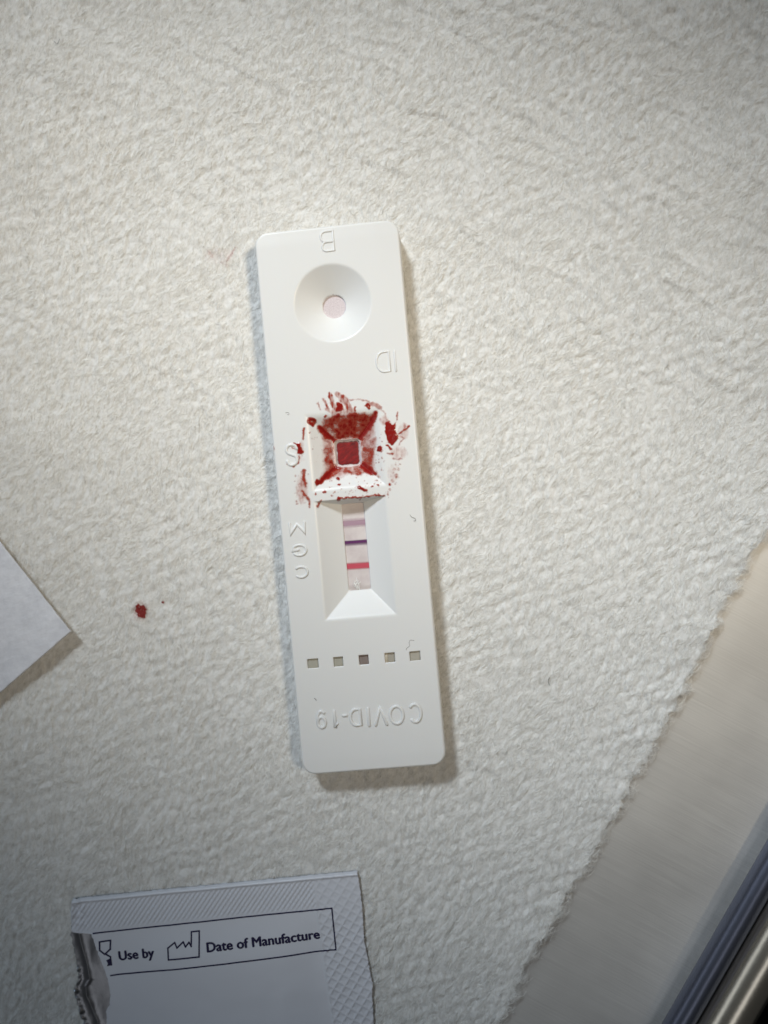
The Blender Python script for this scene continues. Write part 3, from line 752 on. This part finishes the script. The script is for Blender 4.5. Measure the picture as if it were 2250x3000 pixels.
def zpouch(s, t):
    z = 0.62 + 0*s
    inner = sstep(0, 6, t-t_seal)*sstep(0, 7, seal_s(t)-s)*sstep(-2, 10, s-6)
    z = z + 0.45*inner + 0.12*noise(s*0.09, t*0.12, 120) + 0.03*noise(s*0.4, t*0.4, 121)
    # top seal: fine diagonal crimp
    a = (s*math.cos(0.9)-(-t)*math.sin(0.9)); b = (s*math.sin(0.9)+(-t)*math.cos(0.9))
    top = sstep(0.55, 0.9, t)*sstep(t_seal+0.1, t_seal-0.9, t)*sstep(0.3, -0.4, s-seal_s(t))
    z = z + top*(0.045*np.sin(2*np.pi*(s*math.sin(0.87)+t*math.cos(0.87))/0.56) + 0.018*np.sin(2*np.pi*(s*math.cos(0.75)-t*math.sin(0.75))/0.62))
    # side seal: coarser lattice of ridges
    sd_ = sstep(-0.15, 0.35, s-seal_s(t))
    c1 = (s*math.cos(0.64)+t*math.sin(0.64))/1.18; c2 = (-s*math.sin(0.64)+t*math.cos(0.64))/1.22
    lat = np.maximum(np.exp(-((c1-np.round(c1))/0.16)**2), np.exp(-((c2-np.round(c2))/0.16)**2))
    wake = 0.45 + 0.55*sstep(3, 9, t)
    z = z + sd_*wake*0.105*lat
    z = z + 0.06*np.exp(-((s-seal_s(t))/0.16)**2)*sstep(2.5, 4, t)
    return z
def zfront(s, t):
    z = zpouch(s, t)
    z = z + 0.16*np.exp(-((t-0.4)/0.2)**2) - 0.38*sstep(0.22, 0, t)                                # rolled top rim
    tl = s - ip(tearE, t)
    return z + 0.10*sstep(2.2, 0, tl)*sstep(3.5, 6, t) + 0.35*sstep(2.5, 0, s)*sstep(6, 0, t)*(0.5+noise(s*1.2, t*1.2, 130))
pouch = tag(empty("foil_pouch", (*SW(20, 8), 0.3)), "torn white foil pouch with navy date print and crimped seals, at the bottom edge", "pouch")
tr = np.concatenate([np.linspace(0, 22, 250), np.linspace(22, TMAX, 60)[1:]])
cs = np.linspace(0, 1, 420)
Lf = ip(tearE, tr) + 0.10*noise(tr*2.2, tr*0, 140) + 0.06*noise(tr*6, tr*0, 141); Rg = ip(rightE, tr) + 0.07*noise(tr*2.5, tr*0+4, 142)
S_ = Lf[:, None] + (Rg-Lf)[:, None]*cs; T_ = np.repeat(tr[:, None], len(cs), 1)
T_ = T_ + 0.05*noise(S_*1.2, S_*0, 143)*np.exp(-T_/0.3)
x, y = SW(S_, T_)
fr = mesh("front_panel", np.stack([x, y, zfront(S_, T_)], -1), grid_faces(len(tr), len(cs))[:, ::-1].copy(), PAPER); adopt(fr, pouch)
so_ = fr.modifiers.new("thickness", 'SOLIDIFY'); so_.thickness = 0.09*MM; so_.offset = -1
# back layer, its foil side showing through the tear
Lb = ip(foilE, tr) + 0.16*noise(tr*1.6, tr*0, 150) + 0.10*noise(tr*4.5, tr*0, 151)
dcol = np.linspace(0, 6.5, 130); cb = np.concatenate([np.zeros(130), np.linspace(0, 1, 41)[1:]])
wid = (Rg-0.2-Lb)
dl = np.where(np.arange(170)[None, :] < 130, np.concatenate([dcol, np.full(40, 6.5)])[None, :], 6.5 + (wid[:, None]-6.5)*cb[None, :])
S2 = Lb[:, None] + dl; T2 = np.repeat(tr[:, None]+0.05, 170, 1)
zb = 0.22 + 0*S2
tearmask = sstep(3.6, 5.5, T2)
crease = 1.3 + 0.06*(T2-5) + 0.25*noise(T2*0.25, T2*0, 155)
zb = zb + tearmask*(0.5*np.exp(-(dl/0.45)**2)*sstep(9, 12, T2)*np.clip(0.5+1.1*noise(T2*1.3, S2*0, 152), 0, 2) + 0.30*np.exp(-np.abs(S2-ip(foilE, T2)-crease)/0.4)
     + 0.12*noise(S2*0.35, T2*0.18, 153) + 0.03*noise(S2*1.1, T2*0.7, 154)*np.exp(-dl/3))
zb = np.minimum(zb, np.where(dl > ip(tearE, T2)-ip(foilE, T2)-0.3, zpouch(S2, T2)-0.2, 9))
x, y = SW(S2, T2)
bk = mesh("back_panel", np.stack([x, y, zb], -1), grid_faces(len(tr), 170)[:, ::-1].copy(), FOIL); adopt(bk, pouch); bk["label"] = "dark grey foil lining showing through the tear"
so_ = bk.modifiers.new("thickness", 'SOLIDIFY'); so_.thickness = 0.08*MM; so_.offset = -1

def on_pouch(pts, off=0.022):
    pts = np.asarray(pts, float); x, y = SW(pts[:, 0], pts[:, 1])
    return np.stack([x, y, zfront(pts[:, 0], pts[:, 1]) + off], -1)
def ribbon(name, pxs, wmm, label=None, closed=False, step=0.15, parent=None):
    """printed line through photograph pixels, laid on the pouch"""
    q = np.array([ST(a, b, ZP+0.1) for a, b in pxs])
    if closed: q = np.vstack([q, q[:1]])
    V = []; F = []
    for i in range(len(q)-1):
        a, b = q[i], q[i+1]; d = b-a; L = np.hypot(*d); d = d/L; nn = np.array([-d[1], d[0]])
        m = max(2, int(L/step)); b0 = len(V)
        for k in range(m+1):
            c = a - d*wmm*0.45 + d*(L+0.9*wmm)*k/m
            V += [c+nn*wmm/2, c, c-nn*wmm/2]
        for k in range(m):
            F += [(b0+3*k, b0+3*k+1, b0+3*k+4, b0+3*k+3), (b0+3*k+1, b0+3*k+2, b0+3*k+5, b0+3*k+4)]
    off = 0.024 + 0.002*random.random()
    o = mesh(name, on_pouch(V, off), F, INK, smooth=False); adopt(o, pouch)
    if label: o["label"] = label
    return o
ribbon("printed_frame", [(271, 2738), (971.4, 2664.3), (983.4, 2785.2), (323, 2860.8)], 0.21, "navy printed box round the date lines")
ribbon("factory_symbol", [(493.5, 2812), (491, 2779), (511, 2763), (518, 2778), (536, 2761), (543, 2775), (553, 2762), (560, 2773), (559, 2733), (582, 2730.5), (584, 2802)], 0.22, "navy factory outline symbol", closed=True)
ribbon("hourglass_symbol", [(304, 2799), (290, 2787), (289, 2763), (321, 2759), (320, 2785), (306, 2798), (321, 2807), (324, 2830)], 0.24, "torn navy hourglass symbol")
q = np.array([ST(a, b, ZP+0.1) for a, b in [(309, 2817), (322, 2810), (325.5, 2831), (311, 2834), (314, 2826)]])
o = mesh("hourglass_sand", on_pouch(q, 0.028), [(0, 1, 2, 3, 4)], INK, smooth=False); adopt(o, pouch)

def printed(text, px0, px1, cap_px, label, squeeze=None):
    """text from pixel point px0 (baseline start) to px1 (baseline end)"""
    cu = bpy.data.curves.new("t", 'FONT'); cu.body = text; cu.size = 1.0; cu.offset = 0.0; cu.space_character = 1.02
    cu.resolution_u = 4
    to = bpy.data.objects.new("t", cu); col.objects.link(to)
    dg = bpy.context.evaluated_depsgraph_get(); me = bpy.data.meshes.new_from_object(to.evaluated_get(dg))
    bpy.data.objects.remove(to); bpy.data.curves.remove(cu)
    v = np.array([w.co[:2] for w in me.vertices]); F = [tuple(pp.vertices) for pp in me.polygons]; bpy.data.meshes.remove(me)
    a, b = ST(*px0, ZP+0.1), ST(*px1, ZP+0.1); d = b-a; L = np.hypot(*d); d /= L; up = np.array([d[1], -d[0]])
    x0, x1 = v[:, 0].min(), v[:, 0].max(); kx = L/(x1-x0); capk = cap_px/21.4/0.70
    q = a + (v[:, :1]-x0)*kx*d + v[:, 1:2]*capk*up
    nq = len(q); VV = []; FV = []
    for i, (ox, oy) in enumerate([(0, 0), (0.09, 0), (-0.09, 0), (0.04, 0.03), (-0.04, -0.03), (0, 0.055), (0, -0.055)]):      # heavy weight
        VV.append(on_pouch(q + d*ox + up*oy, 0.022 + 0.003*i)); FV += [tuple(k + i*nq for k in f) for f in F]
    o = mesh("printed_words", np.concatenate(VV), FV, INK, smooth=False); adopt(o, pouch); o["label"] = label
printed("Use by", (348, 2817), (451, 2805), 28, "navy printed words Use by")
printed("Date of Manufacture", (608, 2789), (936, 2753), 28, "navy printed words Date of Manufacture")

# ------------------------------------------------------------------ folded wipe at the left edge, corner curling up
WZ = 2.2
wc = P(208, 1850, WZ)[:2]; w1 = P(0, 1592, WZ)[:2]-wc; w2 = P(0, 2028, WZ)[:2]-wc
w1 /= np.hypot(*w1); w2 /= np.hypot(*w2)
ga, gb = np.meshgrid(np.linspace(0, 1, 130)**1.1*44, np.linspace(0, 1, 130)**1.1*44)
rx = wc[0] + w1[0]*ga + w2[0]*gb + 0.06*noise(gb*0.9, ga*0, 160)*np.exp(-ga/0.4)
ry = wc[1] + w1[1]*ga + w2[1]*gb + 0.06*noise(ga*0.9, gb*0, 161)*np.exp(-gb/0.4)
dd = np.hypot(ga, gb)
rz = 0.35 + (WZ-0.35)*(1-sstep(4, 46, dd)) + 0.22*noise(ga*0.09, gb*0.11, 162) + 0.03*fbm(ga*0.8, gb*0.8, 163, 2)
rz = np.where(ga < 3, rz - 0.9*sstep(8, 20, gb)*0 , rz)
wv = mesh("paper_wipe", np.stack([rx, ry, rz], -1), grid_faces(130, 130), WIPE)
tag(wv, "corner of a smooth bluish white wipe lifting off the towel", "wipe")
so_ = wv.modifiers.new("thickness", 'SOLIDIFY'); so_.thickness = 0.2*MM; so_.offset = -1

# ------------------------------------------------------------------ lint
def lint(pxs, z, r, label, zf=None):
    pts = []
    for a, b in spline(pxs, 6):
        q = P(a, b, z); zz = z if zf is None else float(H(np.array(q[0]), np.array(q[1]))) + 0.14
        pts.append((q[0], q[1], zz))
    o = tube("lint_fibre", pts, r, HAIR); tag(o, label, "lint", "dark lint fibres")
Q2 = lambda L: [(740+a/2.9625, 1120+b/2.9625) for a, b in L]
Q3 = lambda L: [(780+a/2.9625, 1400+b/2.9625) for a, b in L]
Q4 = lambda L: [(800+a/2.9625, 1840+b/2.9625) for a, b in L]
lint(Q2([(285,265),(305,262),(316,272),(312,282),(300,280)]), ZT+0.0, 0.022, "tiny curled lint fibre above the raised letter S")
lint(Q3([(1246,320),(1262,340),(1290,352),(1296,370),(1280,374)]), ZT-0.0, 0.026, "short hooked lint fibre right of the result window")
lint(Q4([(1225,108),(1190,106),(1180,130),(1184,155),(1160,176),(1155,192)]), ZT-0.0, 0.024, "wavy lint fibre above the rightmost square slot")
lint(Q4([(358,608),(368,618),(376,628)]), ZT+0.03, 0.035, "dark lint speck above the number nine of the raised lettering")
lint([(160, 122), (166, 130), (172, 130), (178, 118)], 0.2, 0.03, "dark lint fibre on the towel near the upper left corner", True)
lint([(1610, 1985), (1606, 1998), (1612, 2010)], 0.2, 0.028, "short dark lint fibre on the towel between cassette and torn edge", True)
